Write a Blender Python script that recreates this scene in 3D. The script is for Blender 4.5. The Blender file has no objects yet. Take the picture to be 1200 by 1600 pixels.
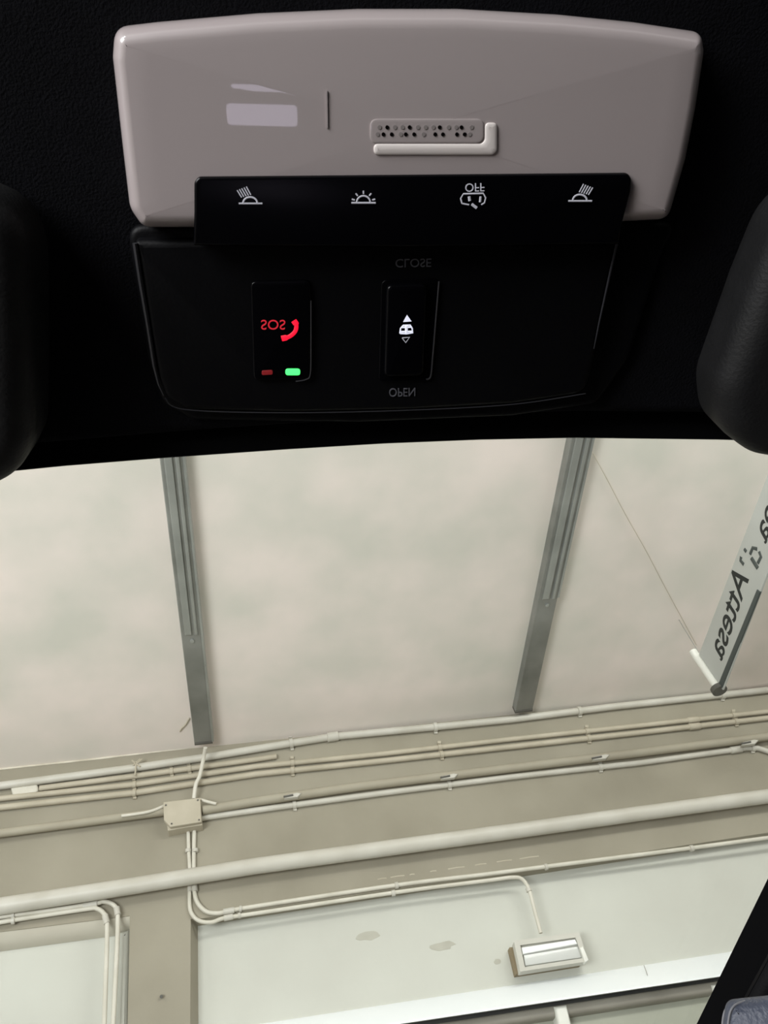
import bpy, bmesh, math, random
from mathutils import Vector, Matrix
from mathutils.geometry import tessellate_polygon
random.seed(7)
SC = bpy.context.scene
COL = SC.collection
# ------------------------------------------------------------------ camera
F = 1202.0                                   # focal length for a 1200x1600 frame
CAM = Vector((0, 0, 1.15))
zc = Vector((-285, -1060, 1202)).normalized()            # world up seen by the camera (x right, y down, z forward)
xc = Vector((6276, -325, 1202)); xc = (xc - zc * xc.dot(zc)).normalized()
yc = zc.cross(xc)
def w(d):                                    # camera vector -> world vector
    d = Vector(d); return Vector((xc.dot(d), yc.dot(d), zc.dot(d)))
cam_data = bpy.data.cameras.new('camera')
cam = bpy.data.objects.new('camera', cam_data); COL.objects.link(cam)
r_, u_, b_ = w((1, 0, 0)), w((0, -1, 0)), w((0, 0, -1))
cam.matrix_world = Matrix(((r_.x, u_.x, b_.x, CAM.x), (r_.y, u_.y, b_.y, CAM.y), (r_.z, u_.z, b_.z, CAM.z), (0, 0, 0, 1)))
cam_data.sensor_fit = 'VERTICAL'; cam_data.sensor_height = 24.0; cam_data.lens = 24.0 * F / 1600.0
cam_data.clip_start = 0.02; cam_data.clip_end = 60
SC.camera = cam
# ------------------------------------------------------------------ world, lamps, exposure
SC.view_settings.view_transform = 'Standard'; SC.view_settings.look = 'None'
SC.view_settings.gamma = 1.0; SC.view_settings.exposure = 0.3; SC.view_settings.use_curve_mapping = False
wd = bpy.data.worlds.new('daylight'); SC.world = wd; wd.use_nodes = True
bg = wd.node_tree.nodes['Background']; bg.inputs[0].default_value = (1.0, 0.985, 0.965, 1); bg.inputs[1].default_value = 0.60
def area(name, loc, target, size, power, color=(1, 1, 1)):
    l = bpy.data.lights.new(name, 'AREA'); l.shape = 'RECTANGLE'; l.size, l.size_y = size; l.energy = power; l.color = color
    o = bpy.data.objects.new(name, l); COL.objects.link(o); o.location = loc
    o.rotation_euler = (Vector(target) - Vector(loc)).to_track_quat('-Z', 'Y').to_euler(); return o
area('garage_ceiling_lamp', (3.0, 0.6, 4.3), (1.6, 4.5, 1.9), (3.0, 0.5), 72, (1.0, 0.99, 0.95))
area('garage_side_lamp', (-3.4, 2.5, 4.35), (0.6, 4.5, 2.2), (1.6, 0.3), 75, (1.0, 0.99, 0.95))
area('ceiling_fill_light', (-3.4, -2.8, 1.0), (0, 2.2, 4.0), (3.4, 1.8), 330, (0.98, 0.99, 1.0))  # added fill aimed up to brighten the ceiling, no doorway behind it

# ------------------------------------------------------------------ helpers
class Frame:
    """a plane in the scene: origin, two in-plane axes and the normal that faces the viewer's side"""
    def __init__(s, O, U, V):
        s.O = Vector(O); s.U = Vector(U).normalized(); s.V = Vector(V); s.V = (s.V - s.U * s.V.dot(s.U)).normalized()
        s.N = s.U.cross(s.V)
        if (CAM - s.O).dot(s.N) < 0: s.N = -s.N
    def uv(s, x, y, h=0.0):
        d = w((x - 600, y - 800, F)); t = (s.O + s.N * h - CAM).dot(s.N) / d.dot(s.N)
        p = CAM + d * t - s.O
        return Vector((p.dot(s.U), p.dot(s.V)))
    def pt(s, uv, h=0.0): return s.O + s.U * uv[0] + s.V * uv[1] + s.N * h
    def P(s, x, y, h=0.0): return s.pt(s.uv(x, y, h), h)
def ray(x, y, dist):
    return CAM + w((x - 600, y - 800, F)).normalized() * dist

def link(name, me, mat, parent=None, smooth=True, label=None):
    o = bpy.data.objects.new(name, me); COL.objects.link(o)
    if mat: me.materials.append(mat)
    if parent is not None:
        root = parent; L = Vector((0, 0, 0))
        while root is not None: L += root.location; root = root.parent
        me.transform(Matrix.Translation(-L)); o.parent = parent
    if smooth:
        for p in me.polygons: p.use_smooth = True
        try: me.set_sharp_from_angle(angle=math.radians(40))
        except Exception: pass
    if label: o['label'] = label
    return o
def finish(bm, name, mat, parent=None, label=None, smooth=True):
    bmesh.ops.recalc_face_normals(bm, faces=bm.faces)
    me = bpy.data.meshes.new(name); bm.to_mesh(me); bm.free()
    return link(name, me, mat, parent, smooth, label)
def thing(name, label, cat, loc, group=None):
    o = bpy.data.objects.new(name, None); COL.objects.link(o); o.location = loc; o.empty_display_size = 0.05
    o['label'] = label; o['category'] = cat
    if group: o['group'] = group
    return o
def struct(o): o['kind'] = 'structure'; return o

def rounded(poly, r, n=6):
    """round the corners of a 2D polygon; r is one radius or one per corner"""
    out = []; N = len(poly)
    for i, p in enumerate(poly):
        ri = r[i] if isinstance(r, (list, tuple)) else r
        p = Vector(p); a = Vector(poly[i - 1]); b = Vector(poly[(i + 1) % N])
        da, db = (a - p), (b - p)
        if ri <= 0 or da.length < 1e-9 or db.length < 1e-9: out.append(p); continue
        ang = da.angle(db)
        if ang > math.radians(172): out.append(p); continue
        t = min(ri / math.tan(ang / 2), da.length * 0.49, db.length * 0.49)
        q0, q1 = p + da.normalized() * t, p + db.normalized() * t
        for k in range(n + 1):
            s = k / n; out.append(q0 * (1 - s) ** 2 + p * 2 * s * (1 - s) + q1 * s * s)
    return out
def inset(poly, d):
    N = len(poly); A = sum(poly[i - 1].x * poly[i].y - poly[i].x * poly[i - 1].y for i in range(N)); sg = 1 if A > 0 else -1
    out = []
    for i, p in enumerate(poly):
        e0 = (p - poly[i - 1]); e1 = (poly[(i + 1) % N] - p)
        if e0.length < 1e-9: e0 = e1
        if e1.length < 1e-9: e1 = e0
        n0 = Vector((-e0.y, e0.x)).normalized() * sg; n1 = Vector((-e1.y, e1.x)).normalized() * sg
        m = (n0 + n1); m = m.normalized() if m.length > 1e-6 else n0
        out.append(p + m * (d / max(0.45, m.dot(n0))))
    return out
def slab_bm(fr, poly, h0, h1, bev=0.0, seg=4, bm=None, dome=0.0, bevw=None):
    """solid plate between heights h0 and h1 over a 2D outline, its front edge rounded"""
    bm = bm or bmesh.new(); rings = []
    bw = bevw if bevw is not None else bev
    prof = [(0, h0), (0, h1 - bev)] + ([(bw * (1 - math.cos(a)), h1 - bev + bev * math.sin(a)) for a in [math.pi / 2 * k / seg for k in range(1, seg + 1)]] if bev > 0 else [])
    for d, h in prof:
        pl = inset(poly, d) if d > 0 else poly
        rings.append([bm.verts.new(fr.pt(q, h)) for q in pl])
    if dome > 0:                             # gently crowned top: rings drawn in towards the centre
        c = sum(pl, Vector((0, 0))) / len(pl)
        c = (Vector((min(q.x for q in pl), min(q.y for q in pl))) + Vector((max(q.x for q in pl), max(q.y for q in pl)))) / 2
        for k in range(1, 13):
            sc = 1 - k / 13.0
            rings.append([bm.verts.new(fr.pt(c + (q - c) * sc, h1 + dome * (1 - sc * sc))) for q in pl])
    for a, b in zip(rings, rings[1:]):
        for i in range(len(a)): bm.faces.new((a[i - 1], a[i], b[i], b[i - 1]))
    for rg in (rings[0], rings[-1]):
        for tri in tessellate_polygon([[v.co for v in rg]]):
            try: bm.faces.new([rg[i] for i in tri])
            except ValueError: pass
    return bm
def slab(fr, px, h0, h1, mat, name, parent=None, bev=0.0, r=0.0, label=None, hp=None, seg=4, n=6, dome=0.0, bevw=None):
    """plate whose outline is given where it is seen; hp = height at which the outline is taken"""
    hp = h1 if hp is None else hp
    poly = [fr.uv(x, y, hp) for x, y in px]
    if r: poly = rounded(poly, r, n)
    return finish(slab_bm(fr, poly, h0, h1, bev, seg, dome=dome, bevw=bevw), name, mat, parent, label)
def smooth_path(pts, n=8):
    if len(pts) < 3: return list(pts)
    out = []; P = [pts[0]] + list(pts) + [pts[-1]]
    for i in range(1, len(P) - 2):
        p0, p1, p2, p3 = P[i - 1], P[i], P[i + 1], P[i + 2]
        for k in range(n):
            t = k / n
            out.append(0.5 * ((2 * p1) + (p2 - p0) * t + (2 * p0 - 5 * p1 + 4 * p2 - p3) * t * t + (3 * p1 - p0 - 3 * p2 + p3) * t ** 3))
    out.append(pts[-1]); return out
def tube_bm(pts, rad, bm=None, sides=12, cap=True, flat=1.0, ref=None):
    bm = bm or bmesh.new(); rings = []; up = None
    for i, p in enumerate(pts):
        t = (pts[min(i + 1, len(pts) - 1)] - pts[max(i - 1, 0)]).normalized()
        if up is None:
            up = Vector(ref) if ref is not None else (Vector((0, 0, 1)) if abs(t.z) < 0.9 else Vector((0, 1, 0)))
        a = (up - t * up.dot(t)).normalized(); b = t.cross(a); up = a
        rr = rad[i] if isinstance(rad, (list, tuple)) else rad
        rings.append([bm.verts.new(p + a * math.cos(2 * math.pi * k / sides) * rr * flat + b * math.sin(2 * math.pi * k / sides) * rr) for k in range(sides)])
    for a, b in zip(rings, rings[1:]):
        for k in range(sides): bm.faces.new((a[k - 1], a[k], b[k], b[k - 1]))
    if cap: bm.faces.new(rings[0]); bm.faces.new(rings[-1])
    return bm
def tube(fr, px, rad, mat, name, parent=None, h=0.0, smooth=False, sides=12, label=None, n=8):
    pts = [fr.P(x, y, h) for x, y in px]
    if smooth: pts = smooth_path(pts, n)
    return finish(tube_bm(pts, rad, sides=sides), name, mat, parent, label)
def stroke(bm, fr, px, wpx, h, smooth=False):
    """thin printed line standing a hair proud of its surface"""
    pts = [fr.P(x, y, h) for x, y in px]
    rad = (fr.P(px[0][0] + wpx, px[0][1], h) - pts[0]).length / 2
    if smooth: pts = smooth_path(pts, 5)
    return tube_bm(pts, rad, bm, sides=8, flat=0.35, ref=fr.N)
def arc(cx, cy, r, a0, a1, n=10, ry=None):
    ry = ry or r
    return [(cx + r * math.cos(math.radians(a0 + (a1 - a0) * k / n)), cy - ry * math.sin(math.radians(a0 + (a1 - a0) * k / n))) for k in range(n + 1)]
def lettering(fr, s, p0, p1, pu, h, mat, name, parent, depth=0.0003, bold=0.0, label=None):
    """solid letters: p0/p1 = ends of the baseline, pu = above p0 at cap height (pixel positions)"""
    c = bpy.data.curves.new(name, 'FONT'); c.body = s; c.extrude = 0.5; c.offset = bold; c.resolution_u = 4
    o = bpy.data.objects.new(name, c); COL.objects.link(o)
    me = bpy.data.meshes.new_from_object(o.evaluated_get(bpy.context.evaluated_depsgraph_get()))
    bpy.data.objects.remove(o)
    xs = [v.co.x for v in me.vertices]; ys = [v.co.y for v in me.vertices]; x0, x1, y1 = min(xs), max(xs), max(ys)
    A, B, C_ = fr.uv(*p0, h), fr.uv(*p1, h), fr.uv(*pu, h)
    for v in me.vertices:
        q = A + (B - A) * ((v.co.x - x0) / (x1 - x0)) + (C_ - A) * (v.co.y / y1)
        v.co = fr.pt(q, h + v.co.z * depth)
    bm = bmesh.new(); bm.from_mesh(me); bpy.data.meshes.remove(me)
    return finish(bm, name, mat, parent, label, smooth=False)

# ------------------------------------------------------------------ materials
def mat(name, color, rough=0.6, metal=0.0, coat=0.0, var=0.0, scale=8.0, color2=None, bump=0.0, bscale=None, emit=None, estr=0.0, spec=0.5, detail=4.0):
    m = bpy.data.materials.new(name); m.use_nodes = True; nt = m.node_tree; b = nt.nodes['Principled BSDF']
    b.inputs['Roughness'].default_value = rough; b.inputs['Metallic'].default_value = metal
    b.inputs['Coat Weight'].default_value = coat; b.inputs['Coat Roughness'].default_value = 0.02
    b.inputs['Specular IOR Level'].default_value = spec
    tc = nt.nodes.new('ShaderNodeTexCoord'); no = nt.nodes.new('ShaderNodeTexNoise')
    no.inputs['Scale'].default_value = scale; no.inputs['Detail'].default_value = detail
    nt.links.new(tc.outputs['Object'], no.inputs['Vector'])
    ra = nt.nodes.new('ShaderNodeValToRGB'); ra.color_ramp.elements[0].position = 0.32; ra.color_ramp.elements[1].position = 0.68
    c2 = color2 or tuple(max(0, c * (1 - var)) for c in color)
    ra.color_ramp.elements[0].color = (*c2, 1); ra.color_ramp.elements[1].color = (*color, 1)
    nt.links.new(no.outputs['Fac'], ra.inputs['Fac']); nt.links.new(ra.outputs['Color'], b.inputs['Base Color'])
    if bump:
        n2 = nt.nodes.new('ShaderNodeTexNoise'); n2.inputs['Scale'].default_value = bscale or scale * 8; n2.inputs['Detail'].default_value = 5
        nt.links.new(tc.outputs['Object'], n2.inputs['Vector'])
        bp = nt.nodes.new('ShaderNodeBump'); bp.inputs['Strength'].default_value = bump; bp.inputs['Distance'].default_value = 0.01
        nt.links.new(n2.outputs['Fac'], bp.inputs['Height']); nt.links.new(bp.outputs['Normal'], b.inputs['Normal'])
    if emit: b.inputs['Emission Color'].default_value = (*emit, 1); b.inputs['Emission Strength'].default_value = estr
    return m
def s(r, g, b):                              # sRGB 0-255 -> linear
    return tuple(((v / 255 + 0.055) / 1.055) ** 2.4 if v > 10 else v / 255 / 12.92 for v in (r, g, b))

M = {}
M['ceiling'] = mat('ceiling_plaster', s(244, 233, 226), 0.9, var=0, color2=s(219, 217, 207), scale=1.9, bump=0.10, bscale=6, detail=6)
M['taupe'] = mat('taupe_wall_paint', s(154, 148, 132), 0.8, color2=s(142, 136, 120), scale=2.2, bump=0.15, bscale=25)
M['white_wall'] = mat('off_white_wall_paint', s(201, 202, 193), 0.85, color2=s(193, 193, 184), scale=1.6, bump=0.12, bscale=14)
M['pipe_e'] = mat('wide_taupe_pipe_paint', s(166, 160, 143), 0.7, color2=s(156, 149, 132), scale=4)
M['reveal'] = mat('pale_reveal_paint', s(196, 192, 178), 0.8, color2=s(188, 182, 168), scale=3)
M['white_edge'] = mat('chipped_white_edge', s(226, 220, 205), 0.8, color2=s(196, 188, 170), scale=9)
M['pipe'] = mat('painted_pipe', s(200, 197, 187), 0.45, color2=s(186, 182, 170), scale=5)
M['pipe_dark'] = mat('taupe_painted_conduit', s(186, 178, 160), 0.6, color2=s(170, 162, 143), scale=5)
M['conduit'] = mat('off_white_conduit', s(214, 210, 198), 0.5, color2=s(196, 192, 178), scale=6)
M['channel'] = mat('galvanised_channel', s(150, 151, 147), 0.42, metal=0.35, color2=s(122, 124, 119), scale=4)
M['channel_light'] = mat('bright_channel_cover', s(172, 175, 172), 0.35, metal=0.5, color2=s(150, 153, 150), scale=4)
M['channel_dark'] = mat('channel_end_metal', s(96, 94, 88), 0.6, color2=s(80, 78, 72), scale=8)
M['alu'] = mat('white_aluminium_header', s(250, 254, 255), 0.4, color2=s(246, 251, 253), scale=2)
M['rail'] = mat('grey_rail', s(150, 146, 136), 0.5, color2=s(134, 130, 120), scale=3)
M['gasket'] = mat('dark_rubber_gasket', s(62, 62, 60), 0.7, var=0.2)
M['infill'] = mat('grey_green_infill', s(176, 178, 164), 0.7, color2=s(168, 170, 156), scale=3)
M['smudge'] = mat('grey_plaster_smudge', s(184, 182, 170), 0.9, color2=s(174, 172, 160), scale=14)
M['floor'] = mat('garage_floor_concrete', s(150, 146, 138), 0.8, color2=s(130, 126, 118), scale=2, bump=0.2)
M['fabric'] = mat('black_headliner_fabric', s(10, 10, 14), 0.95, color2=s(7, 7, 10), scale=60, bump=0.25, bscale=900, spec=0.1)
M['black'] = mat('satin_black_plastic', s(6, 6, 8), 0.5, var=0.1, scale=30, bump=0.05, bscale=700, spec=0.12)
M['gloss'] = mat('gloss_black_plastic', s(4, 4, 6), 0.25, var=0.1, spec=0.15)
M['edge'] = mat('grey_edge_line', s(44, 44, 48), 0.35, var=0.15)  # lighter grey lines standing in for highlights on console edges
M['hole'] = mat('dark_hole', s(12, 10, 10), 0.9, var=0.1, spec=0.0)
M['fainthole'] = mat('shallow_dimple_grey', s(132, 125, 123), 0.7, var=0.1)
M['silver'] = mat('pearl_grey_lens', s(168, 158, 157), 0.45, coat=1.0, color2=s(163, 152, 152), scale=3)
M['glow'] = mat('pale_glow', s(205, 198, 194), 0.5, var=0.05, emit=s(170, 160, 158), estr=0.12)  # glow of the band by the grille, set by colour and emission
M['print'] = mat('white_symbol_print', s(178, 178, 186), 0.5, var=0.05, emit=s(150, 150, 160), estr=0.25)
M['dimprint'] = mat('dim_grey_print', s(80, 80, 86), 0.6, var=0.05)
M['litprint'] = mat('backlit_white_symbol', s(200, 200, 210), 0.5, var=0.05, emit=s(205, 208, 225), estr=0.7)
M['red'] = mat('backlit_red_symbol', s(200, 10, 30), 0.5, var=0.05, emit=s(245, 20, 50), estr=1.0)
M['dimred'] = mat('dim_red_symbol', s(150, 20, 30), 0.5, var=0.05, emit=s(215, 40, 55), estr=0.55)
M['redled'] = mat('dim_red_led', s(110, 20, 24), 0.5, var=0.05, emit=s(110, 20, 24), estr=0.5)
M['green'] = mat('lit_green_led', s(60, 230, 90), 0.4, var=0.02, emit=s(70, 250, 110), estr=1.4)
M['visor'] = mat('black_visor_vinyl', s(17, 17, 18), 0.6, color2=s(13, 13, 14), scale=80, bump=0.1, bscale=600, spec=0.3)
M['pillar'] = mat('black_pillar_trim', s(5, 5, 6), 0.9, var=0.1, spec=0.05)
M['leather'] = mat('blue_grey_leather', s(60, 65, 79), 0.5, color2=s(54, 59, 72), scale=60, bump=0.2, bscale=500)
M['stitch'] = mat('grey_piping', s(112, 112, 116), 0.6, var=0.1)
M['banner'] = mat('banner_film', s(186, 188, 184), 0.5, color2=s(178, 180, 175), scale=3)
M['ink'] = mat('black_lettering', s(34, 38, 36), 0.6, var=0.05)
M['greyink'] = mat('grey_pictogram', s(70, 76, 74), 0.6, var=0.05)
M['tubewhite'] = mat('white_tube', s(226, 226, 218), 0.35, var=0.03)
M['diffuser'] = mat('lamp_diffuser', s(200, 202, 198), 0.35, var=0.05, coat=0.3)
M['reflector'] = mat('lamp_reflector', s(246, 248, 246), 0.3, var=0.01)
M['lampbody'] = mat('lamp_housing', s(198, 196, 186), 0.5, var=0.05)
M['lampbase'] = mat('lamp_backplate', s(140, 126, 100), 0.7, var=0.1)
M['screen'] = mat('lit_phone_screen', s(210, 205, 225), 0.3, var=0.02, emit=s(235, 225, 250), estr=3.2)
g = bpy.data.materials.new('windshield_glass'); g.use_nodes = True; nt = g.node_tree; nt.nodes.clear()
out = nt.nodes.new('ShaderNodeOutputMaterial'); mx = nt.nodes.new('ShaderNodeMixShader'); tr = nt.nodes.new('ShaderNodeBsdfTransparent'); gl = nt.nodes.new('ShaderNodeBsdfGlossy')
tr.inputs[0].default_value = (0.97, 0.985, 0.975, 1); gl.inputs['Roughness'].default_value = 0.02; gl.inputs[0].default_value = (0.9, 0.9, 0.9, 1)
fr_ = nt.nodes.new('ShaderNodeFresnel'); fr_.inputs[0].default_value = 1.25
nt.links.new(fr_.outputs[0], mx.inputs[0]); nt.links.new(tr.outputs[0], mx.inputs[1]); nt.links.new(gl.outputs[0], mx.inputs[2]); nt.links.new(mx.outputs[0], out.inputs[0])
M['glass'] = g

# ------------------------------------------------------------------ the planes of the place
D = 4.5
WALL = Frame((0, D, CAM.z), (1, 0, 0), (0, 0, 1))                       # recessed plane of the far wall
aw = w((-105, 1826, 1202)).normalized()                                 # direction in which the ceiling channels run
PROUD = 0.09                                                            # beam and pilaster stand proud of the wall
edge_pt = WALL.P(560, 1142, PROUD)
CEIL = Frame(edge_pt, (1, 0, 0), aw)
ac = w((-68, 1896, 1202)).normalized()                                  # car's length direction along the roof lining
bc = Vector((1, -0.01, 0)); a_cam = Vector((-68, 1896, 1202)); bc.z = -(a_cam.x * bc.x + a_cam.y * bc.y) / a_cam.z
uc = w(bc).normalized()
nc = uc.cross(ac).normalized()
if nc.z < 0: nc = -nc
ROOF = Frame(CAM + nc * 0.35, uc, ac)                                   # underside of the roof lining

# ------------------------------------------------------------------ structure
def quad_box(name, fr, uvs, h0, h1, m):
    return struct(finish(slab_bm(fr, [Vector(q) for q in uvs], h0, h1), name, m))
zt = edge_pt.z - CAM.z
quad_box('wall_front', WALL, [(-6, -CAM.z), (6, -CAM.z), (6, zt + 0.5), (-6, zt + 0.5)], -0.15, 0.0, M['white_wall'])
quad_box('ceiling', CEIL, [(-6, 0.5), (6, 0.5), (6, -6.5), (-6, -6.5)], -0.12, 0.0, M['ceiling'])
quad_box('floor', Frame((0, 0, 0), (1, 0, 0), (0, 1, 0)), [(-6, -4), (6, -4), (6, D + .1), (-6, D + .1)], -0.1, 0.0, M['floor'])
# taupe beam along the top of the wall and the pilaster below it
def up_uv(x): return Vector((x, zt + 0.3))
bot = [(-700, 1555), (0, 1456), (203, 1431), (309, 1436), (800, 1362), (1200, 1301), (1800, 1214)]
buv = [WALL.uv(x, y, PROUD) for x, y in bot]
beam = struct(finish(slab_bm(WALL, buv + [up_uv(buv[-1].x), up_uv(buv[0].x)], 0.0, PROUD), 'trim_1', M['taupe'])); beam['label'] = 'taupe beam across the top of the far wall'
bm = bmesh.new(); ps = []
for y, xs in ((1426, (203, 298, 309)), (1620, (199, 297, 310)), (2300, (180, 285, 312))):
    hh = PROUD - 0.0002
    ps.append([bm.verts.new(WALL.P(x, y - (6 if h == 0 else 0), h)) for x, h in ((xs[0], 0.0), (xs[0], hh), (xs[1], hh), (xs[2], 0.0))])
for a_, b_2 in zip(ps, ps[1:]):
    for i in range(4): bm.faces.new((a_[i - 1], a_[i], b_2[i], b_2[i - 1]))
bm.faces.new(ps[0]); bm.faces.new(ps[-1])
pil = struct(finish(bm, 'trim_2', M['taupe'], smooth=False)); pil['label'] = 'taupe pilaster between the white bays'
e = struct(finish(tube_bm([WALL.P(x, y, PROUD + 0.002) for x, y in [(-60, 1209), (0, 1202), (150, 1186), (300, 1168), (430, 1151), (660, 1126), (800, 1109), (1000, 1089), (1200, 1068), (1260, 1061)]], 0.006, sides=8), 'trim_3', M['white_edge'])); e['label'] = 'thin chipped white edge where ceiling meets wall'
# pale sloping reveal of the left bay
bm = bmesh.new(); rs = []
for x, y0, y1 in ((-300, 1498, 1530), (0, 1454, 1487), (205, 1429, 1459)):
    rs.append([bm.verts.new(WALL.P(x, y, h)) for y, h in ((y0, 0.0), (y0, PROUD - .001), (y0 + (y1 - y0) * .45, PROUD * .75), (y0 + (y1 - y0) * .8, PROUD * .35), (y1, 0.0))])
for a_, b_2 in zip(rs, rs[1:]):
    for i in range(5): bm.faces.new((a_[i - 1], a_[i], b_2[i], b_2[i - 1]))
bm.faces.new(rs[0]); bm.faces.new(rs[-1])
rv = struct(finish(bm, 'trim_4', M['reveal'])); rv['label'] = 'soft lighter reveal above the left white bay'
rb = struct(slab(WALL, [(186, 1455), (203, 1450), (199, 1620), (196, 2300), (160, 2300), (184, 1620)], 0.0, PROUD * 0.7, M['white_wall'], 'trim_5', bev=0.03)); rb['label'] = 'white rounded corner beside the pilaster'

# ------------------------------------------------------------------ glazed partition at the foot of the view
wn = bpy.data.objects.new('window_1', None); COL.objects.link(wn); wn.location = WALL.P(800, 1600, 0); wn['kind'] = 'structure'; wn['label'] = 'partition with bright white header and grey rails under the lamp'
bm = bmesh.new(); hd = []                                                # sloping face that catches the light from above
for (x, yt, yb) in ((300, 1616, 1648), (1500, 1432, 1470)):
    hd.append([bm.verts.new(WALL.P(x, y, h)) for y, h in ((yt, 0.02), (yt + 1, 0.03), (yb - 3, 0.14), (yb, 0.14), (yb + 2, 0.0), (yt, 0.0))])
for i in range(6): bm.faces.new((hd[0][i - 1], hd[0][i], hd[1][i], hd[1][i - 1]))
bm.faces.new(hd[0]); bm.faces.new(hd[1])
finish(bm, 'header', M['alu'], wn, label='bright white header')
slab(WALL, [(300, 1640), (800, 1566), (1500, 1460), (1500, 1476), (800, 1583), (300, 1660)], 0.0, 0.05, M['gasket'], 'gasket', wn)
slab(WALL, [(300, 1656), (800, 1580), (1500, 1474), (1500, 1492), (800, 1599), (300, 1678)], 0.0, 0.08, M['rail'], 'top_rail', wn, bev=0.02)
slab(WALL, [(300, 1672), (800, 1596), (1500, 1489), (1500, 1900), (300, 1900)], 0.0, 0.02, M['infill'], 'infill_panel', wn)
for x, y, k in ((866, 1572, .23), (1112, 1538, .34)):
    slab(WALL, [(x, y), (x + 20, y - 3), (x + 20 + 60 * k * 5, y + 297), (x + 60 * k * 5, y + 300)], 0.0, 0.095, M['tubewhite'], 'mullion', wn, bev=0.015)
sj = tube(WALL, [(1006, 1508), (1009, 1516), (1013, 1528)], 0.0018, M['rail'], 'joint_line', wn, h=0.08, sides=6)

# plaster smudges on the white bay (coloured relief, part of the wall)
for nm, (cx, cy, rx, ry), sd in (('smudge', (575, 1462, 21, 8), 1), ('smudge', (691, 1478, 20, 8), 2), ('smudge', (777, 1502, 6, 5), 5)):
    rnd = random.Random(sd); pts = [(cx + rx * (0.75 + 0.35 * rnd.random()) * math.cos(t), cy + ry * (0.7 + 0.4 * rnd.random()) * math.sin(t) - 0.14 * (rx * math.cos(t))) for t in [2 * math.pi * k / 14 for k in range(14)]]
    o = slab(WALL, pts, -0.001, 0.0015, M['smudge'], 'smudge', None); o.parent = bpy.data.objects['wall_front']
sp = slab(WALL, [(15, 1226), (55, 1217), (62, 1236), (20, 1244)], PROUD - .001, PROUD + 0.02, M['conduit'], 'plaster_patch', None, bev=0.01, r=0.02); sp.parent = beam
nl = finish(tube_bm([WALL.P(252, 1557, PROUD - 0.01), WALL.P(252, 1557, PROUD + 0.02)], 0.008, sides=10), 'wall_plug', M['channel_dark']); nl.parent = pil
bm = bmesh.new()
for x, y, L in ((590, 1374, 14), (610, 1371, 22), (672, 1362, 10), (700, 1358, 26), (742, 1352, 18), (776, 1347, 24), (640, 1367, 8), (812, 1342, 30)):
    stroke(bm, WALL, [(x, y), (x + L / 2, y - L * .07 - .6), (x + L, y - L * .14)], 1.8, PROUD + 0.0005)
o = finish(bm, 'paint_scrape', M['pipe_dark']); o.parent = beam

# ------------------------------------------------------------------ pipes on the wall
def pipe(name, label, px, rad, m, clips=(), group='pipes along the wall beam', h=None, smooth=False, couplings=(), cat='pipe', clipmat=None, base=PROUD):
    h = base + rad * 1.02 if h is None else h
    t = thing(name, label, cat, WALL.P(px[0][0], px[0][1], h), group)
    tube(WALL, px, rad, m, 'pipe_run' if cat == 'pipe' else 'tube_run', t, h=h, smooth=smooth, sides=14)
    pts = [Vector(p) for p in px]
    def at(x, axis=0):
        for a, b in zip(pts, pts[1:]):
            lo, hi = sorted((a[axis], b[axis]))
            if lo <= x <= hi and hi > lo:
                k = (x - a[axis]) / (b[axis] - a[axis]); return a.lerp(b, k), (b - a).normalized()
        return pts[0], (pts[1] - pts[0]).normalized()
    for x in clips:
        p, d = at(x); q = p - d * 2.6; r2 = p + d * 2.6
        bm = tube_bm([WALL.P(q.x, q.y, h), WALL.P(r2.x, r2.y, h)], rad * 1.3, sides=14)
        nrm = Vector((-d.y, d.x)); pxm = (WALL.P(p.x + 1, p.y, h) - WALL.P(p.x, p.y, h)).length
        for sg in (-1, 1):
            c = p + nrm * sg * (rad * 1.7 / pxm)
            slab_bm(WALL, [WALL.uv(c.x + dx, c.y + dy, base) for dx, dy in ((-2.6, -2), (2.6, -2), (2.6, 2), (-2.6, 2))], base - 0.001, base + 0.012, bm=bm)
        finish(bm, 'pipe_clip', clipmat or m, t)
    for x in couplings:
        p, d = at(x); q = p - d * 9; r2 = p + d * 9
        bm = tube_bm([WALL.P(q.x, q.y, h), WALL.P(q.x + d.x, q.y + d.y, h), WALL.P(r2.x - d.x, r2.y - d.y, h), WALL.P(r2.x, r2.y, h)], [rad * 1.1, rad * 1.3, rad * 1.3, rad * 1.1], sides=14)
        finish(bm, 'coupling', m, t)
    return t
G = 'pipes along the wall beam'
pipe('wall_pipe', 'pale pipe nearest the ceiling, with a bend and coupling near its middle', [(-80, 1238), (0, 1228), (210, 1200), (330, 1182), (420, 1167), (520, 1151), (680, 1136), (800, 1124), (960, 1104), (1100, 1089), (1200, 1078), (1290, 1068)], 0.024, M['pipe'], clips=(455, 680, 905, 1128), couplings=(520,))
pipe('wall_pipe', 'thin taupe pipe just below the topmost pale pipe, left side only', [(62, 1232), (210, 1213), (400, 1187), (432, 1182)], 0.017, M['pipe_dark'], clips=(268, 296))
pipe('wall_pipe', 'upper of the two long thin taupe pipes running side by side', [(-80, 1259), (0, 1248), (210, 1226), (400, 1198), (600, 1178), (800, 1155), (1000, 1134), (1200, 1112), (1290, 1102)], 0.017, M['pipe_dark'], clips=(210, 457, 687, 917, 1146), couplings=(1083,))
pipe('wall_pipe', 'lower of the two long thin taupe pipes running side by side', [(-80, 1273), (0, 1262), (210, 1239), (400, 1210), (600, 1189), (800, 1167), (1000, 1145), (1200, 1122), (1290, 1112)], 0.018, M['pipe_dark'], clips=(210, 457, 690, 920, 1150), couplings=(1085,))
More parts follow.
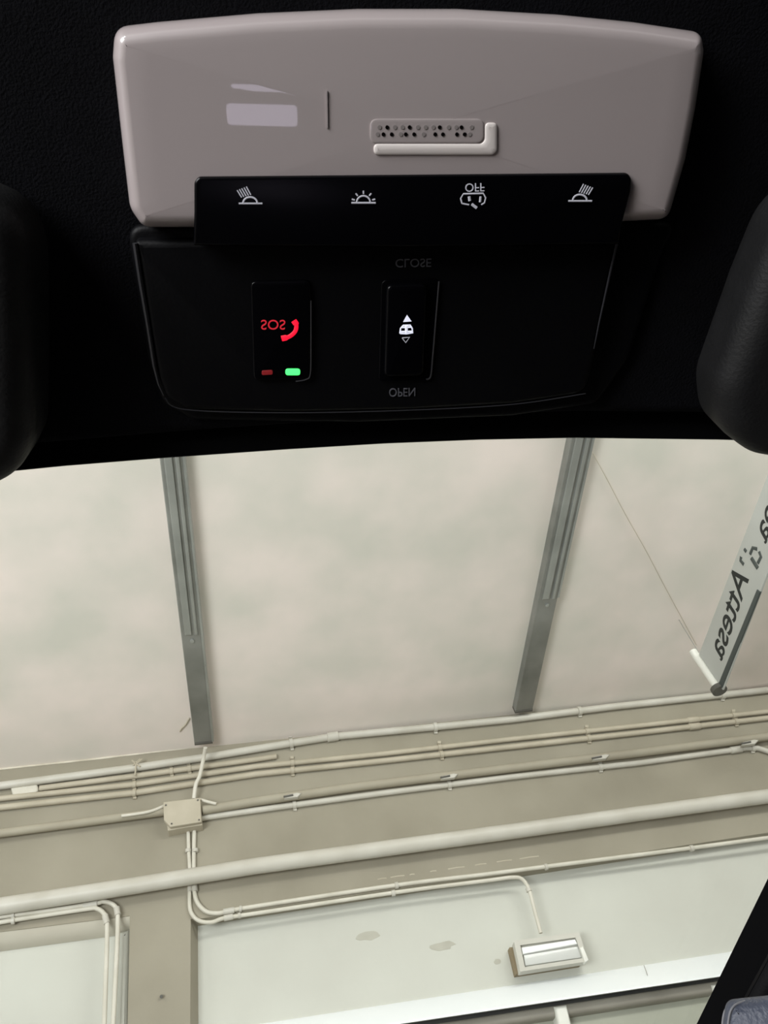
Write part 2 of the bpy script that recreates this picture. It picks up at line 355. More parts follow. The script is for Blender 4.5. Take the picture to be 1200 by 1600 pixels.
pipe('wall_pipe', 'wide taupe pipe leaving the right side of the junction box', [(317, 1266), (400, 1252), (560, 1229), (800, 1200), (1000, 1176), (1200, 1151), (1290, 1141)], 0.027, M['pipe_e'], clips=(), couplings=(), h=PROUD + 0.05)
pipe('wall_pipe', 'slim white pipe just below the wide taupe one, hooked at the right', [(316, 1278), (400, 1266), (600, 1239), (800, 1214), (1000, 1192), (1145, 1172), (1165, 1169), (1184, 1169), (1200, 1174), (1230, 1186)], 0.018, M['pipe'], clips=(460, 702, 938, 1176), couplings=(1150,))
pipe('wall_pipe', 'wide taupe pipe running left from the junction box', [(-80, 1312), (0, 1302), (130, 1285), (258, 1268)], 0.024, M['pipe_e'], h=PROUD + 0.045)
pipe('wall_pipe', 'thickest pipe, pale grey, crossing the whole wall below the junction box', [(-90, 1430), (0, 1416), (190, 1387), (400, 1353), (600, 1326), (800, 1299), (1000, 1271), (1200, 1244), (1300, 1231)], 0.043, M['pipe'], couplings=(), h=PROUD + 0.075)
# fittings with open screw ends
for i, (x, y) in enumerate(((455, 1243), (700, 1213), (937, 1183), (1170, 1160))):
    t = thing('pipe_bracket', ['small screw bracket on the wide taupe pipe, %s' % q for q in ('nearest the junction box', 'second from the junction box', 'third from the junction box', 'at the far right')][i], 'bracket', WALL.P(x, y, PROUD + .05), 'screw brackets on the wide taupe pipe')
    bm = slab_bm(WALL, [WALL.uv(x + dx, y + dy, PROUD + .085) for dx, dy in ((-11, 4), (-9, -1), (9, -5), (16, -4), (10, 2))], PROUD + 0.06, PROUD + 0.085, 0.006)
    finish(bm, 'bracket_tab', M['pipe'], t)
    finish(tube_bm([WALL.P(x - 12, y + 2, PROUD + .087), WALL.P(x + 3, y - 1, PROUD + .089)], 0.006, sides=8), 'screw', M['channel_dark'], t)
t = thing('cable_knot', 'small knotted wire sticking out above the pale pipe, left of the junction box', 'wire', WALL.P(212, 1192, PROUD + .05))
bm = bmesh.new()
for a, b in (((206, 1188), (219, 1198)), ((219, 1186), (208, 1196)), ((213, 1190), (211, 1212)), ((222, 1186), (214, 1193))): tube_bm([WALL.P(*a, PROUD + .05), WALL.P(*b, PROUD + .05)], 0.005, bm, sides=6)
finish(bm, 'wire_ends', M['pipe_dark'], t)

# junction box
jb = thing('junction_box', 'square taupe junction box on the beam where pipes meet', 'junction box', WALL.P(286, 1275, PROUD))
slab(WALL, [(258, 1256), (313, 1248), (316, 1289), (290, 1293), (262, 1298)], PROUD, PROUD + 0.07, M['pipe_dark'], 'box_body', jb, bev=0.004, r=0.004)
slab(WALL, [(255, 1253), (313, 1246), (315, 1284), (285, 1289), (266, 1292), (256, 1281)], PROUD + 0.07, PROUD + 0.095, M['pipe_dark'], 'box_lid', jb, bev=0.005, r=0.006)
for x, y in ((259, 1258), (309, 1250), (311, 1281), (268, 1287)):
    finish(tube_bm([WALL.P(x, y, PROUD + .093), WALL.P(x, y, PROUD + .1)], 0.005, sides=8), 'lid_screw', M['channel_dark'], jb)
GC = 'thin conduits and cables'
t = thing('cable', 'white cable hanging from the left channel end down to the junction box', 'cable', WALL.P(302, 1248, PROUD), GC)
finish(tube_bm(smooth_path([WALL.P(321, 1168, .26), WALL.P(318, 1185, .2), WALL.P(312, 1212, PROUD + .075), WALL.P(306, 1226, PROUD + .07), WALL.P(303, 1248, PROUD + .05)]), 0.012, sides=10), 'cable_run', M['conduit'], t)
t = thing('cable', 'white cable looping into the left side of the junction box', 'cable', WALL.P(200, 1274, PROUD), GC)
finish(tube_bm(smooth_path([WALL.P(190, 1275, PROUD + .075), WALL.P(225, 1270, PROUD + .078), WALL.P(243, 1265, PROUD + .075), WALL.P(259, 1258, PROUD + .06)]), 0.009, sides=10), 'cable_run', M['conduit'], t)
t = thing('cable', 'short white cable stub poking from the right side of the junction box', 'cable', WALL.P(314, 1250, PROUD), GC)
finish(tube_bm(smooth_path([WALL.P(313, 1249, PROUD + .06), WALL.P(322, 1252, PROUD + .08), WALL.P(338, 1256, PROUD + .085)]), 0.009, sides=10), 'cable_run', M['conduit'], t)

def conduit(label, px, rad=0.011, clips=(), sleeves=(), h=None):
    t = thing('conduit', label, 'conduit', WALL.P(px[0][0], px[0][1], PROUD), GC)
    h = PROUD + rad * 1.02 if h is None else h
    pts = smooth_path([WALL.P(x, y, h) for x, y in px], 6)
    finish(tube_bm(pts, rad, sides=12), 'tube_run', M['conduit'], t)
    for a, b in sleeves: finish(tube_bm([WALL.P(*a, h), WALL.P(*b, h)], rad * 1.4, sides=12), 'sleeve', M['pipe'], t)
    for a, b in clips:
        bm = tube_bm([WALL.P(*a, h), WALL.P(*b, h)], rad * 1.55, sides=12)
        finish(bm, 'pipe_clip', M['pipe'], t)
    return t
conduit('white conduit from the junction box, upper of the pair, running on to the right edge', [(304, 1290), (303, 1330), (303, 1370), (304, 1395), (309, 1411), (322, 1424), (340, 1427), (360, 1423), (400, 1416), (620, 1383), (760, 1366), (853, 1354), (1080, 1325), (1200, 1309), (1290, 1298)], 0.0115,
        clips=[((305, 1327), (305, 1332)), ((617, 1384), (622, 1383)), ((851, 1355), (855, 1354)), ((1078, 1326), (1083, 1325))], sleeves=[((304, 1384), (305, 1393)), ((349, 1425), (366, 1422)), ((374, 1420), (378, 1420))])
conduit('white conduit from the junction box, lower of the pair, bending down to the wall lamp', [(294, 1293), (295, 1330), (297, 1370), (296, 1400), (298, 1424), (310, 1438), (330, 1441), (352, 1434), (400, 1427), (620, 1394), (760, 1376), (800, 1371), (815, 1373), (824, 1384), (829, 1398), (836, 1425), (845, 1458)], 0.0105,
        clips=[((294, 1327), (294, 1332)), ((612, 1396), (617, 1395)), ((825, 1388), (827, 1393))], sleeves=[((297, 1384), (297, 1393)), ((350, 1435), (364, 1432)), ((372, 1431), (376, 1430))])
conduit('white conduit at lower left, outer of the two bending down past the pilaster', [(-80, 1446), (0, 1433), (70, 1424), (148, 1412), (160, 1409), (172, 1411), (181, 1418), (184, 1432), (183, 1480), (180, 1540), (177, 1600), (172, 1700)], 0.0115, sleeves=[((182, 1418), (184, 1430)), ((130, 1416), (152, 1412))], clips=[((18, 1431), (23, 1430))], h=PROUD + .03)
conduit('white conduit at lower left, inner of the two bending down over the white bay', [(-80, 1455), (0, 1441), (70, 1430), (138, 1420), (152, 1420), (162, 1427), (167, 1440), (167, 1480), (165, 1540), (163, 1600), (160, 1700)], 0.0115, sleeves=[((164, 1430), (167, 1443))], clips=[((18, 1439), (23, 1438))], h=PROUD + .03)

# wall lamp
lp = thing('wall_lamp', 'rectangular wall lamp with white frame and clear diffuser on the white bay', 'lamp', WALL.P(860, 1490, 0))
slab(WALL, [(796, 1480), (900, 1466), (908, 1506), (806, 1522)], 0.0, 0.05, M['lampbase'], 'back_plate', lp, bev=0.004)
slab(WALL, [(803, 1470), (905, 1456), (918, 1501), (813, 1518)], 0.04, 0.10, M['lampbody'], 'housing', lp, bev=0.006, r=0.008)
fo = [(803, 1470), (905, 1456), (919, 1502), (813, 1518)]; fi = [(813, 1477), (899, 1465), (910, 1497), (820, 1511)]
bm = bmesh.new(); h_a, h_b = 0.10, 0.122
R = [[bm.verts.new(WALL.P(x, y, h)) for x, y in q] for q, h in ((fo, h_a), (fo, h_b), (fi, h_b), (fi, h_a))]
for a, b in zip(R, R[1:] + R[:1]):
    for i in range(4): bm.faces.new((a[i - 1], a[i], b[i], b[i - 1]))
finish(bm, 'frame', M['lampbody'], lp)
slab(WALL, [(815, 1480), (899, 1467), (903, 1475), (817, 1491)], 0.10, 0.118, M['reflector'], 'reflector', lp, bev=0.006, label='bright reflector strip')
slab(WALL, [(818, 1492), (904, 1478), (909, 1496), (821, 1509)], 0.10, 0.112, M['diffuser'], 'diffuser', lp, bev=0.004)
slab(WALL, [(911, 1478), (920, 1500), (914, 1504), (906, 1481)], 0.10, 0.13, M['tubewhite'], 'side_latch', lp, bev=0.004)

# ------------------------------------------------------------------ ceiling channels
def channel(label, c0, w0, c1, w1, light_to, edge_line):
    """c0 near end (top of view), c1 far end by the wall"""
    H = 0.055
    A, B = CEIL.uv(c0[0], c0[1], H), CEIL.uv(c1[0], c1[1], H)
    wid = (CEIL.uv(c1[0] + w1 / 2, c1[1], H) - CEIL.uv(c1[0] - w1 / 2, c1[1], H)).length
    d = (B - A).normalized(); A = A - d * 1.2; n = Vector((d.y, -d.x)); 
    if n.x < 0: n = -n
    t = thing('ceiling_channel', label, 'cable channel', CEIL.pt(B, 0), 'steel channels on the ceiling')
    def strip(nm, a, b, x0, x1, h0, h1, m, bev=0.004, label=None):
        poly = [a + n * x0, a + n * x1, b + n * x1, b + n * x0]
        return finish(slab_bm(CEIL, poly, h0, h1, bev), nm, m, t, label)
    hw = wid / 2
    strip('channel_body', A, B, -hw, hw, 0.0, H, M['channel'], 0.010)
    mid = CEIL.uv(light_to[0], light_to[1], H); mid = A + d * (mid - A).dot(d)
    strip('cover', A, mid, -hw * .62, hw * .05, H, H + 0.010, M['channel_light'], 0.004, 'bright cover strip')
    strip('cover_lip', A, mid, hw * .30, hw * .62, H, H + 0.014, M['channel_light'], 0.005)
    strip('side_lip', A, (mid if edge_line else B), hw * .9, hw * 1.12, 0.0, H + 0.004, M['channel_light'], 0.003)
    strip('end_cap', B - d * 0.002, B + d * 0.02, -hw * .98, hw * .98, 0.0, H + .002, M['channel_dark'], 0.004)
    finish(tube_bm([CEIL.pt(mid + d * 0.05, H - .005), CEIL.pt(mid + d * 0.05, H + 0.008)], 0.012, sides=10), 'rivet', M['channel_light'], t)
channel('grey steel channel on the ceiling, left one, above the junction box', (268, 715), 42, (318, 1160), 29, (303, 990), False)
channel('grey steel channel on the ceiling, right one, towards the hanging sign', (910, 685), 33, (819, 1110), 27, (853, 935), True)
t = thing('ceiling_hook', 'small pale stub on the ceiling beside the left channel', 'hook', CEIL.P(288, 752))
slab(CEIL, [(283, 742), (289, 742), (293, 756), (286, 758)], 0.0, 0.03, M['channel'], 'hook_plate', t, bev=0.004, hp=0.01)
t = thing('ceiling_wire', 'fine slack wire on the ceiling running from right channel to the hanging sign', 'wire', CEIL.P(1000, 850))
finish(tube_bm(smooth_path([CEIL.P(x, y, .006) for x, y in ((926, 708), (950, 752), (975, 800), (1010, 862), (1034, 908), (1062, 960), (1088, 1008))]), 0.0018, sides=6), 'wire_run', M['pipe_dark'], t)
t = thing('ceiling_wire', 'short thin wire end on the ceiling left of the left channel foot', 'wire', CEIL.P(284, 1142))
finish(tube_bm(smooth_path([CEIL.P(x, y, .006) for x, y in ((296, 1122), (290, 1132), (284, 1138), (281, 1143))]), 0.004, sides=6), 'wire_run', M['pipe_dark'], t)

# ------------------------------------------------------------------ hanging sign
top_ceiling = CEIL.P(1085, 1020)
end_top = CAM + (top_ceiling - CAM) * 0.93
SIGN = Frame(end_top, aw, (0, 0, 1))
sg = thing('hanging_sign', 'long grey banner sign hanging from the ceiling with mirrored black lettering', 'sign', end_top)
Ltop, Lbot = SIGN.uv(1092, 1022), SIGN.uv(1129, 1078)
dirn = -1 if SIGN.uv(1200, 740).x < Ltop.x else 1
farT, farB = SIGN.uv(1200, 740), SIGN.uv(1200, 893)
ext = lambda a, b, k: a + (b - a) * k
finish(slab_bm(SIGN, [Ltop, Lbot, ext(Lbot, farB, 1.45), ext(Ltop, farT, 1.22)], -0.012, 0.0, 0.002), 'banner_panel', M['banner'], sg)
finish(tube_bm([SIGN.P(1083, 1018, 0), SIGN.P(1090, 1028, 0.0), SIGN.P(1120, 1072, 0)], 0.026, sides=16), 'end_tube', M['tubewhite'], sg, label='white round tube at the sign end')
finish(tube_bm([SIGN.P(1121, 1074, 0), SIGN.P(1125, 1080, 0)], 0.047, sides=16), 'tube_cap', M['channel_dark'], sg, label='dark grey tube cap')
finish(slab_bm(SIGN, [SIGN.uv(1123, 1070), SIGN.uv(1129, 1075), SIGN.uv(1189, 925), SIGN.uv(1184, 921)], -0.004, 0.007, 0.003), 'bottom_rail', M['greyink'], sg, label='dark bottom rail')
lettering(SIGN, 'Attesa', (1170, 905), (1127, 1034), (1149, 875), 0.0006, M['ink'], 'lettering', sg, depth=0.001, bold=0.010)
lettering(SIGN, 'Area', (1234, 740), (1196, 851), (1215, 709), 0.0006, M['ink'], 'lettering', sg, depth=0.001, bold=0.010)
bm = bmesh.new()
for pts, wd_ in ((((1158, 870), (1157, 876), (1162, 882)), 4), (((1163, 858), (1166, 862)), 4), (((1172, 866), (1176, 856), (1183, 858)), 4), (((1186, 862), (1189, 870), (1184, 880)), 4), (((1174, 872), (1184, 888)), 5)):
    stroke(bm, SIGN, pts, wd_, 0.0008)
finish(bm, 'pictogram', M['greyink'], sg)['kind'] = 'stuff'
bm = bmesh.new()
for (x, y, k) in ((1100, 1034, 0),):
    p = SIGN.P(x - 8, y - 14); q = p + Vector((0, 0, 0.4)); dz = (CEIL.O - p).dot(CEIL.N) / CEIL.N.z
    tube_bm([p, p + Vector((0, 0, dz))], 0.002, bm, sides=6)
finish(bm, 'suspension_wire', M['channel'], sg)
t = thing('cable_hook', 'small curled hook on the wall edge behind the sign end', 'hook', WALL.P(1098, 1072, PROUD))
finish(tube_bm(smooth_path([WALL.P(x, y, PROUD + .03) for x, y in ((1089, 1079), (1093, 1072), (1101, 1067), (1104, 1070), (1098, 1076))]), 0.008, sides=8), 'hook_curl', M['conduit'], t)

# ------------------------------------------------------------------ the car: roof lining and windshield
vf = lambda x, y: ROOF.uv(x, y)
front = [(-500, 770), (-200, 728), (0, 703), (300, 678), (600, 658), (900, 648), (1130, 650), (1500, 668), (1800, 700)]
fu = [vf(*p) for p in front]
rl = thing('roof_lining', 'black fabric roof lining around the overhead console', 'car ceiling', ROOF.pt(vf(600, 700)))
finish(slab_bm(ROOF, fu + [Vector((0.76, fu[-1].y - .06)), Vector((0.76, -1.2)), Vector((-0.76, -1.2)), Vector((-0.76, fu[0].y - .06))], -0.03, 0.0, 0.006), 'lining_panel', M['fabric'], rl)
# outer roof skin keeps daylight off the lining
finish(slab_bm(ROOF, [q + Vector((0, 0.012)) for q in fu] + [Vector((0.78, fu[-1].y - .05)), Vector((0.78, -1.22)), Vector((-0.78, -1.22)), Vector((-0.78, fu[0].y - .05))], -0.05, -0.034, 0.004), 'roof_skin', M['pillar'], rl)
ang = math.radians(20)
vw = (ac * math.cos(ang) - nc * math.sin(ang)).normalized()
WS = Frame(ROOF.P(620, 640, -0.012), uc, vw)
ws = thing('windshield', 'clear car windshield with a black band along its top edge', 'windshield', WS.pt((0, 0)))
frit_edge = [(-500, 792), (-200, 757), (0, 737), (100, 727), (250, 715), (450, 701), (600, 692), (750, 686), (900, 683), (1130, 686), (1300, 692), (1600, 712), (1800, 730)]
fe = [WS.uv(*p) for p in frit_edge]
finish(slab_bm(WS, [Vector((fe[0].x, -0.03))] + [Vector((-0.62, 1.0)), Vector((0.62, 1.0))] + [Vector((fe[-1].x, -0.03))], -0.008, -0.004), 'glass_pane', M['glass'], ws)
finish(slab_bm(WS, fe + [Vector((fe[-1].x, -0.03)), Vector((fe[0].x, -0.03))], -0.0035, 0.0, 0.0), 'black_band', M['pillar'], ws)
finish(tube_bm([WS.pt(q, -0.001) for q in fe], 0.0005, sides=6), 'band_edge', M['edge'], ws)

# windshield pillar at the lower right, trimmed in black
pl = thing('windshield_pillar', 'black slanting windshield pillar trim at the lower right', 'car pillar', WS.P(1090, 1610, 0.0))
slab(WS, [(1535, 700), (1200, 1386), (1095, 1600), (1020, 1752), (1320, 1900), (1800, 1000), (1800, 700)], -0.003, 0.028, M['pillar'], 'pillar_trim', pl, bev=0.010, hp=0.0)
slab(WS, [(1600, 780), (1238, 1440), (1150, 1600), (1100, 1700), (1320, 1850), (1800, 1000)], 0.026, 0.034, M['black'], 'pillar_inner_panel', pl, bev=0.010, hp=0.028)

# padded corner of a leather trim piece
pc = ray(1165, 1580, 0.44)
vray = (pc - CAM).normalized(); ucp = uc - vray * uc.dot(vray)
PAD = Frame(pc, ucp, Vector((0, 0, 1)) - vray * vray.z)
pd = thing('leather_pad', 'blue-grey stitched leather pad in the lower right corner beside the pillar', 'car trim', pc)
slab(PAD, [(1126, 1640), (1129, 1600), (1134, 1562), (1160, 1559), (1200, 1555), (1300, 1545), (1300, 1760), (1122, 1760)], -0.03, 0.0, M['leather'], 'pad', pd, bev=0.006, r=0.008)
for k, dx in enumerate((3, 7.5, 12)):
    finish(tube_bm(smooth_path([PAD.P(1125 + dx, 1640, 0.0 - .004 * (2 - k)), PAD.P(1126 + dx, 1596, -.004 * (2 - k)), PAD.P(1132 + dx, 1575, -.004 * (2 - k)), PAD.P(1146 + dx, 1566, -.004 * (2 - k) - .002), PAD.P(1170 + dx, 1561.5 , -.006)]), 0.00045, sides=8), 'piping', M['stitch'], pd)

# sun visors
def visor(label, px, loc):
    V = Frame(ROOF.pt((0, 0), 0.035), ROOF.U, ROOF.V)
    t = thing('sun_visor', label, 'sun visor', ROOF.P(*loc), 'sun visors')
    uvs = rounded([V.uv(x, y) for x, y in px], 0.03, 8)
    finish(slab_bm(V, uvs, -0.03, 0.0, 0.013, 6), 'visor_body', M['visor'], t)
    return t, V
visor('black sun visor, left one, rounded end at the frame edge', [(37, 300), (44, 560), (43, 700), (20, 752), (-80, 805), (-700, 850), (-700, 300)], (-100, 600))
visor('black sun visor, right one, large rounded end at the frame edge', [(1255, 300), (1190, 450), (1128, 615), (1133, 682), (1185, 722), (1290, 738), (1800, 760), (1800, 300)], (1300, 600))

# ------------------------------------------------------------------ overhead console
co = thing('overhead_console', 'overhead console with glossy grey light lens above a black button panel', 'car console', ROOF.P(620, 360))
# black surround bowl under everything
slab(ROOF, [(196, 352), (1062, 348), (1035, 400), (985, 560), (935, 632), (800, 652), (560, 662), (300, 658), (252, 630), (230, 560)], 0.0, 0.004, M['black'], 'lower_surround', co, bev=0.003, r=0.008)
lens_px = [(171, 42), (240, 34), (400, 20), (560, 13), (720, 13), (880, 22), (1000, 34), (1108, 50), (1112, 80), (1098, 170), (1082, 250), (1053, 349), (975, 353), (840, 358), (400, 362), (218, 362), (196, 330), (184, 230), (168, 90)]
rr = [0.007, 0.05, 0.05, 0.05, 0.05, 0.05, 0.05, 0.007, 0.007, 0.02, 0.02, 0.006, 0, 0, 0, 0.006, 0.01, 0.02, 0.01]
lens_uv = rounded([ROOF.uv(x, y, 0.016) for x, y in lens_px], rr, 6)
lens = finish(slab_bm(ROOF, lens_uv, 0.0, 0.016, 0.010, 8, bevw=0.0065, dome=0.0009), 'light_lens', M['silver'], co, label='glossy pearl grey lens')
HL = 0.0172
# microphone grille pad
gp = slab(ROOF, [(578, 186), (750, 186), (756, 192), (756, 224), (578, 224)], HL - 0.001, HL + 0.0002, M['silver'], 'grille_pad', co, bev=0.00015, r=0.003, bevw=0.0012)
slab(ROOF, [(584, 225), (752, 225), (758, 220), (758, 192), (777, 192), (777, 236), (770, 242), (584, 242)], HL - 0.001, HL + 0.0006, M['glow'], 'glow_band', co, bev=0.0006, r=0.0018, bevw=0.0022, label='pale, faintly glowing band beside the grille')  # bright band along the grille, its light put into the material
HG = HL + 0.0003
def disc(bm, fr, x, y, rpx, h, dep=0.0004):
    c = fr.uv(x, y, h); rad = (fr.uv(x + rpx, y, h) - c).length
    slab_bm(fr, [c + Vector((math.cos(2 * math.pi * k / 12), math.sin(2 * math.pi * k / 12))) * rad for k in range(12)], h - dep, h, bm=bm)
big = [(605, 199), (599, 210), (612, 210), (640, 199), (634, 210), (647, 210), (687, 199), (680, 210), (692, 210), (721, 199), (714, 210), (726, 210)]
for x, y in big:
    bm = bmesh.new(); disc(bm, ROOF, x, y, 2.9, HG + .0001); finish(bm, 'grille_hole', M['hole'], gp, smooth=False)
for i in range(13):
    for y in (199, 210):
        x = 590 + i * 12 + (0 if y == 210 else 3)
        if all(abs(x - a) > 6 or y != b for a, b in big):
            bm = bmesh.new(); disc(bm, ROOF, x, y, 3.2, HG + .00005); finish(bm, 'grille_dimple', M['fainthole'], gp, smooth=False)
# faint seam line of the lens
slab(ROOF, [(509, 142), (511.5, 142), (512.5, 200), (510, 200)], HL - .001, HL + 0.00004, M['silver'], 'lens_seam', co)
# black button strip set into the lens
strip = slab(ROOF, [(303, 285), (309, 277), (640, 274), (982, 271), (988, 280), (986, 300), (972, 352), (968, 382), (640, 386), (302, 384), (303, 330)], 0.0, 0.0185, M['gloss'], 'button_strip', co, bev=0.0012, r=[0.003, 0.003, 0, 0.003, 0.003, 0, 0, 0, 0, 0, 0])
HS = 0.0187
def icon(nm, build, m, parent):
    bm = bmesh.new(); build(bm); return finish(bm, nm, m, parent)
def reading(cx, cy, sgn):
    def f(bm):
        stroke(bm, ROOF, [(cx - 18, cy + 8), (cx + 19, cy + 8)], 2.6, HS)
        stroke(bm, ROOF, arc(cx, cy + 7, 11, 0, 180, ry=9), 2.8, HS)
        for k in range(5):
            dx = -sgn * (k * 3.6 - 1) ; a = (cx + dx * 1 - sgn * 0, cy - 3.5 - 0 + k * 1.0 - 2)
            stroke(bm, ROOF, [a, (a[0] - sgn * 7, a[1] - 13 + k * .4)], 2.0, HS)
    return f
def dome_icon(cx, cy):
    def f(bm):
        stroke(bm, ROOF, [(cx - 19, cy + 8), (cx + 19, cy + 8)], 2.8, HS)
        stroke(bm, ROOF, arc(cx, cy + 7, 10.5, 0, 180, ry=10), 2.6, HS)
        for a in (15, 50, 90, 130, 165):
            c, sn = math.cos(math.radians(a)), math.sin(math.radians(a))
            stroke(bm, ROOF, [(cx + c * 14, cy + 7 - sn * 13), (cx + c * 19, cy + 7 - sn * 18)], 2.4, HS)
    return f
icon('reading_light_symbol', reading(391, 310, 1), M['print'], strip)
icon('dome_light_symbol', dome_icon(568, 309), M['print'], strip)
icon('reading_light_symbol', reading(906, 306, -1), M['print'], strip)
lettering(ROOF, 'OFF', (727, 287), (757, 286), (727, 300), HS, M['print'], 'lettering', strip)
def door_car(bm):
    stroke(bm, ROOF, [(722, 318), (720, 310), (724, 303), (755, 302), (759, 309), (757, 317), (752, 320)], 2.4, HS)
    stroke(bm, ROOF, [(722, 318), (733, 320)], 2.2, HS)
    stroke(bm, ROOF, [(733, 307), (734, 314)], 4.4, HS); stroke(bm, ROOF, [(751, 307), (750, 316)], 3.6, HS)
    stroke(bm, ROOF, [(737, 319), (745, 325)], 4.2, HS)
icon('door_light_symbol', door_car, M['print'], strip)

# lower black control panel
panel = slab(ROOF, [(209, 376), (968, 374), (960, 410), (942, 500), (928, 570), (915, 615), (800, 632), (640, 641), (450, 645), (290, 641), (258, 622), (246, 590), (230, 500), (216, 410)], 0.0, 0.010, M['black'], 'control_panel', co, bev=0.003, r=[0.002, 0.002, 0, 0, 0.004, 0.008, 0.02, 0.02, 0.02, 0.008, 0.008, 0.006, 0, 0])
HP = 0.0101
finish(tube_bm([ROOF.P(x, y, 0.0095) for x, y in ((211, 380), (220, 440), (231, 505), (241, 570), (248, 600), (256, 618))], [0.0011, 0.0011, 0.0010, 0.0009, 0.0006, 0.0003], sides=8), 'rim_highlight', M['edge'], panel, label='thin grey highlight line along the panel edge')  # edge highlight put in as a paler grey line
finish(tube_bm([ROOF.P(x, y, 0.0098) for x, y in ((965, 376), (957, 410), (947, 455), (936, 505), (928, 545))], [0.0006, 0.0006, 0.0005, 0.0004, 0.0002], sides=8), 'rim_highlight', M['edge'], panel)
finish(tube_bm(smooth_path([ROOF.P(x, y, 0.0096) for x, y in ((258, 622), (290, 640), (450, 645), (640, 641), (800, 632), (915, 615))]), 0.00022, sides=6), 'rim_highlight', M['edge'], panel)
sos = slab(ROOF, [(391, 440), (486, 438), (484, 593), (396, 595)], HP - .001, HP + 0.0014, M['gloss'], 'call_button', co, bev=0.0008, r=0.003)
HB = HP + 0.0015
finish(tube_bm(smooth_path([ROOF.P(x, y, HB - .0004) for x, y in ((486, 470), (486, 540), (485, 584), (478, 593), (462, 596))]), 0.0003, sides=6), 'button_rim', M['edge'], sos)
lettering(ROOF, 'SOS', (408, 500), (446, 500), (408, 515), HB, M['dimred'], 'lettering', sos, bold=0.0)
def handset(bm):
    pts = [(459, 501), (463, 508), (461, 518), (452, 526), (440, 529)]
    P3 = smooth_path([ROOF.P(x, y, HB) for x, y in pts], 5); n = len(P3)
    pxm = (ROOF.P(461, 510, HB) - ROOF.P(460, 510, HB)).length
    tube_bm(P3, [pxm * (4.6 if (i < n * .22 or i > n * .78) else 3.2) for i in range(n)], bm, sides=8, flat=0.3, ref=ROOF.N)
icon('handset_symbol', handset, M['red'], sos)
finish(slab_bm(ROOF, rounded([ROOF.uv(x, y, HB) for x, y in ((446, 576), (469, 576), (469, 586), (446, 586))], 0.0013), HB - .0005, HB + .0004, .0002), 'green_indicator', M['green'], sos, label='lit green indicator')
finish(slab_bm(ROOF, rounded([ROOF.uv(x, y, HB) for x, y in ((409, 579), (426, 578), (426, 585), (409, 586))], 0.0008), HB - .0005, HB + .0003, .0001), 'red_indicator', M['redled'], sos, label='dim red indicator')
# sunshade switch
sw = slab(ROOF, [(596, 438), (686, 434), (674, 596), (592, 598)], HP - .001, HP + 0.0006, M['gloss'], 'switch_bezel', co, bev=0.0004, r=0.003)
finish(tube_bm(smooth_path([ROOF.P(x, y, HP + .0008) for x, y in ((686, 440), (681, 500), (676, 560), (673, 588), (666, 593))]), 0.0004, sides=6), 'bezel_rim', M['edge'], sw)
rk = slab(ROOF, [(604, 446), (668, 444), (662, 588), (600, 590)], HP, HP + 0.003, M['gloss'], 'rocker_switch', co, bev=0.0015, r=0.003)
HR = HP + 0.0031
icon('arrow_symbol', lambda bm: slab_bm(ROOF, [ROOF.uv(x, y, HR) for x, y in ((636, 492), (643, 502), (630, 503))], HR - .0004, HR + .0002, bm=bm), M['litprint'], rk)
def tri(bm):
    stroke(bm, ROOF, [(628.5, 528), (640, 527), (634, 535.5), (628.5, 528)], 1.8, HR)
icon('arrow_symbol', tri, M['print'], rk)
def carback(bm):
    stroke(bm, ROOF, [(625, 521), (626, 513), (630, 508.5), (641, 508), (644, 513), (645, 520), (635, 521.5), (625, 521)], 2.3, HR)
    stroke(bm, ROOF, [(635, 509), (635, 520)], 4.5, HR); stroke(bm, ROOF, [(626, 518.5), (644, 518)], 3, HR)
    stroke(bm, ROOF, [(628, 511.5), (642, 511)], 3, HR)
icon('roof_blind_symbol', carback, M['litprint'], rk)
lettering(ROOF, 'CLOSE', (618, 405), (674, 404), (618, 418), HP + .0002, M['dimprint'], 'lettering', panel)
lettering(ROOF, 'OPEN', (608, 607), (649, 606), (608, 620), HP + .0002, M['dimprint'], 'lettering', panel)

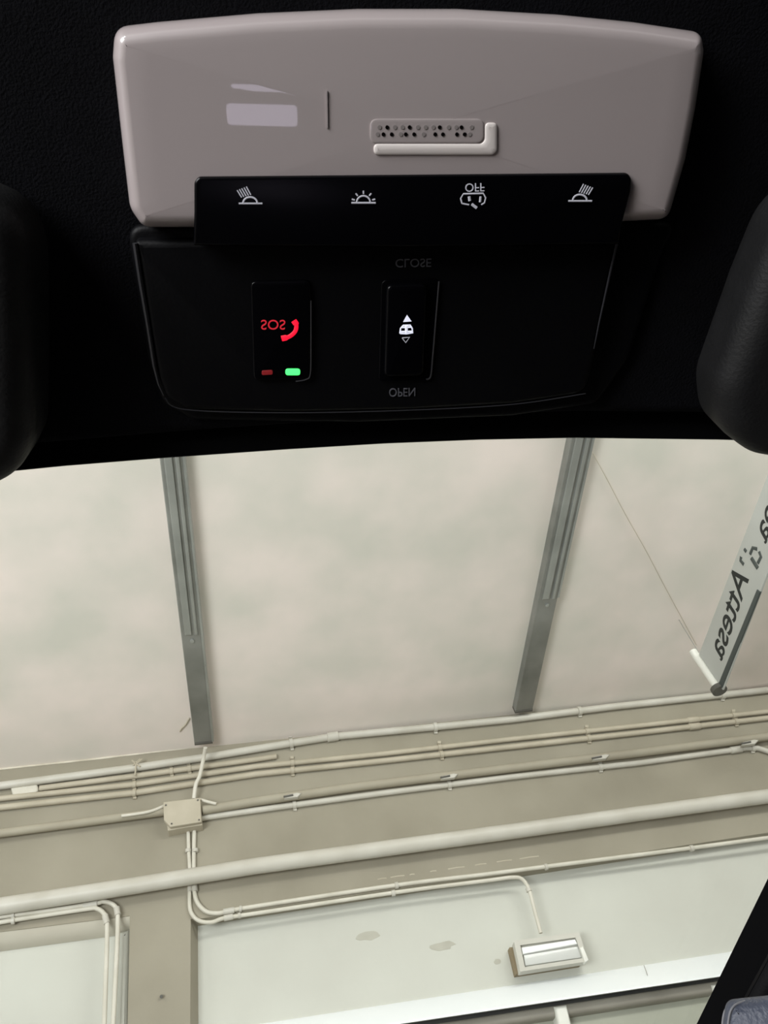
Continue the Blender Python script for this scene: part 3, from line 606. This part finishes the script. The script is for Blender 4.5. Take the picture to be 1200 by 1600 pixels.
# ------------------------------------------------------------------ lit phone below, seen only as a reflection in the lens
def mirrored(x, y, depth):
    p = ROOF.P(x, y, HL); d = (p - CAM).normalized(); r = d - 2 * d.dot(nc) * nc
    return p + r * depth
ph_c = mirrored(400, 172, 0.44)
PH = Frame(ph_c, uc, ac)
if PH.N.dot(nc) < 0: PH.N = nc
ph = thing('phone', 'lit phone below the lens, seen as a pale rectangle reflected in it', 'phone', ph_c)
def rect(cx, cy, a, b): return rounded([Vector((cx - a, cy - b)), Vector((cx + a, cy - b)), Vector((cx + a, cy + b)), Vector((cx - a, cy + b))], 0.004)
finish(slab_bm(PH, rect(0, 0, 0.042, 0.026), -0.01, -0.001, 0.002), 'phone_body', M['gloss'], ph)
finish(slab_bm(PH, rect(-0.003, 0.004, 0.033, 0.0085), -0.002, 0.0, 0.0003), 'screen', M['screen'], ph)
finish(slab_bm(PH, rect(0.0, -0.019, 0.030, 0.0028), -0.002, 0.0, 0.0003), 'screen_bar', M['screen'], ph)

# ------------------------------------------------------------------ the rest of the cabin, below and behind the view: it blocks light from the right, rear and below
cb = thing('car_body', 'dark car cabin shell around the viewer, outside the frame', 'car', CAM - nc * 0.8)
BASE = Frame(CAM - nc * 0.85, uc, ac); BASE.N = nc
def box(nm, u0, u1, v0, v1, n0, n1, m, bev=0.02):
    return finish(slab_bm(BASE, rounded([Vector((u0, v0)), Vector((u1, v0)), Vector((u1, v1)), Vector((u0, v1))], 0.03), 0.85 + n0, 0.85 + n1, bev), nm, m, cb)
box('floor_pan', -0.78, 0.78, -1.25, 1.3, -0.9, -0.85, M['fabric'])
for sgn in (1,):                             # right side only; left door omitted so more light reaches the lens
    box('door', sgn * 0.80 - 0.04, sgn * 0.80 + 0.04, -1.2, 0.95, -0.85, -0.04, M['visor'])
box('rear_seat', -0.74, 0.74, -1.25, -1.05, -0.85, 0.05, M['leather'], 0.05)
box('window_blocker', 0.75, 0.81, -1.0, 0.30, -0.04, 0.33, M['visor'])  # unseen panel added over the right window to darken that side of the lens
box('dashboard', -0.74, 0.74, 0.75, 1.25, -0.45, -0.22, M['visor'], 0.05)
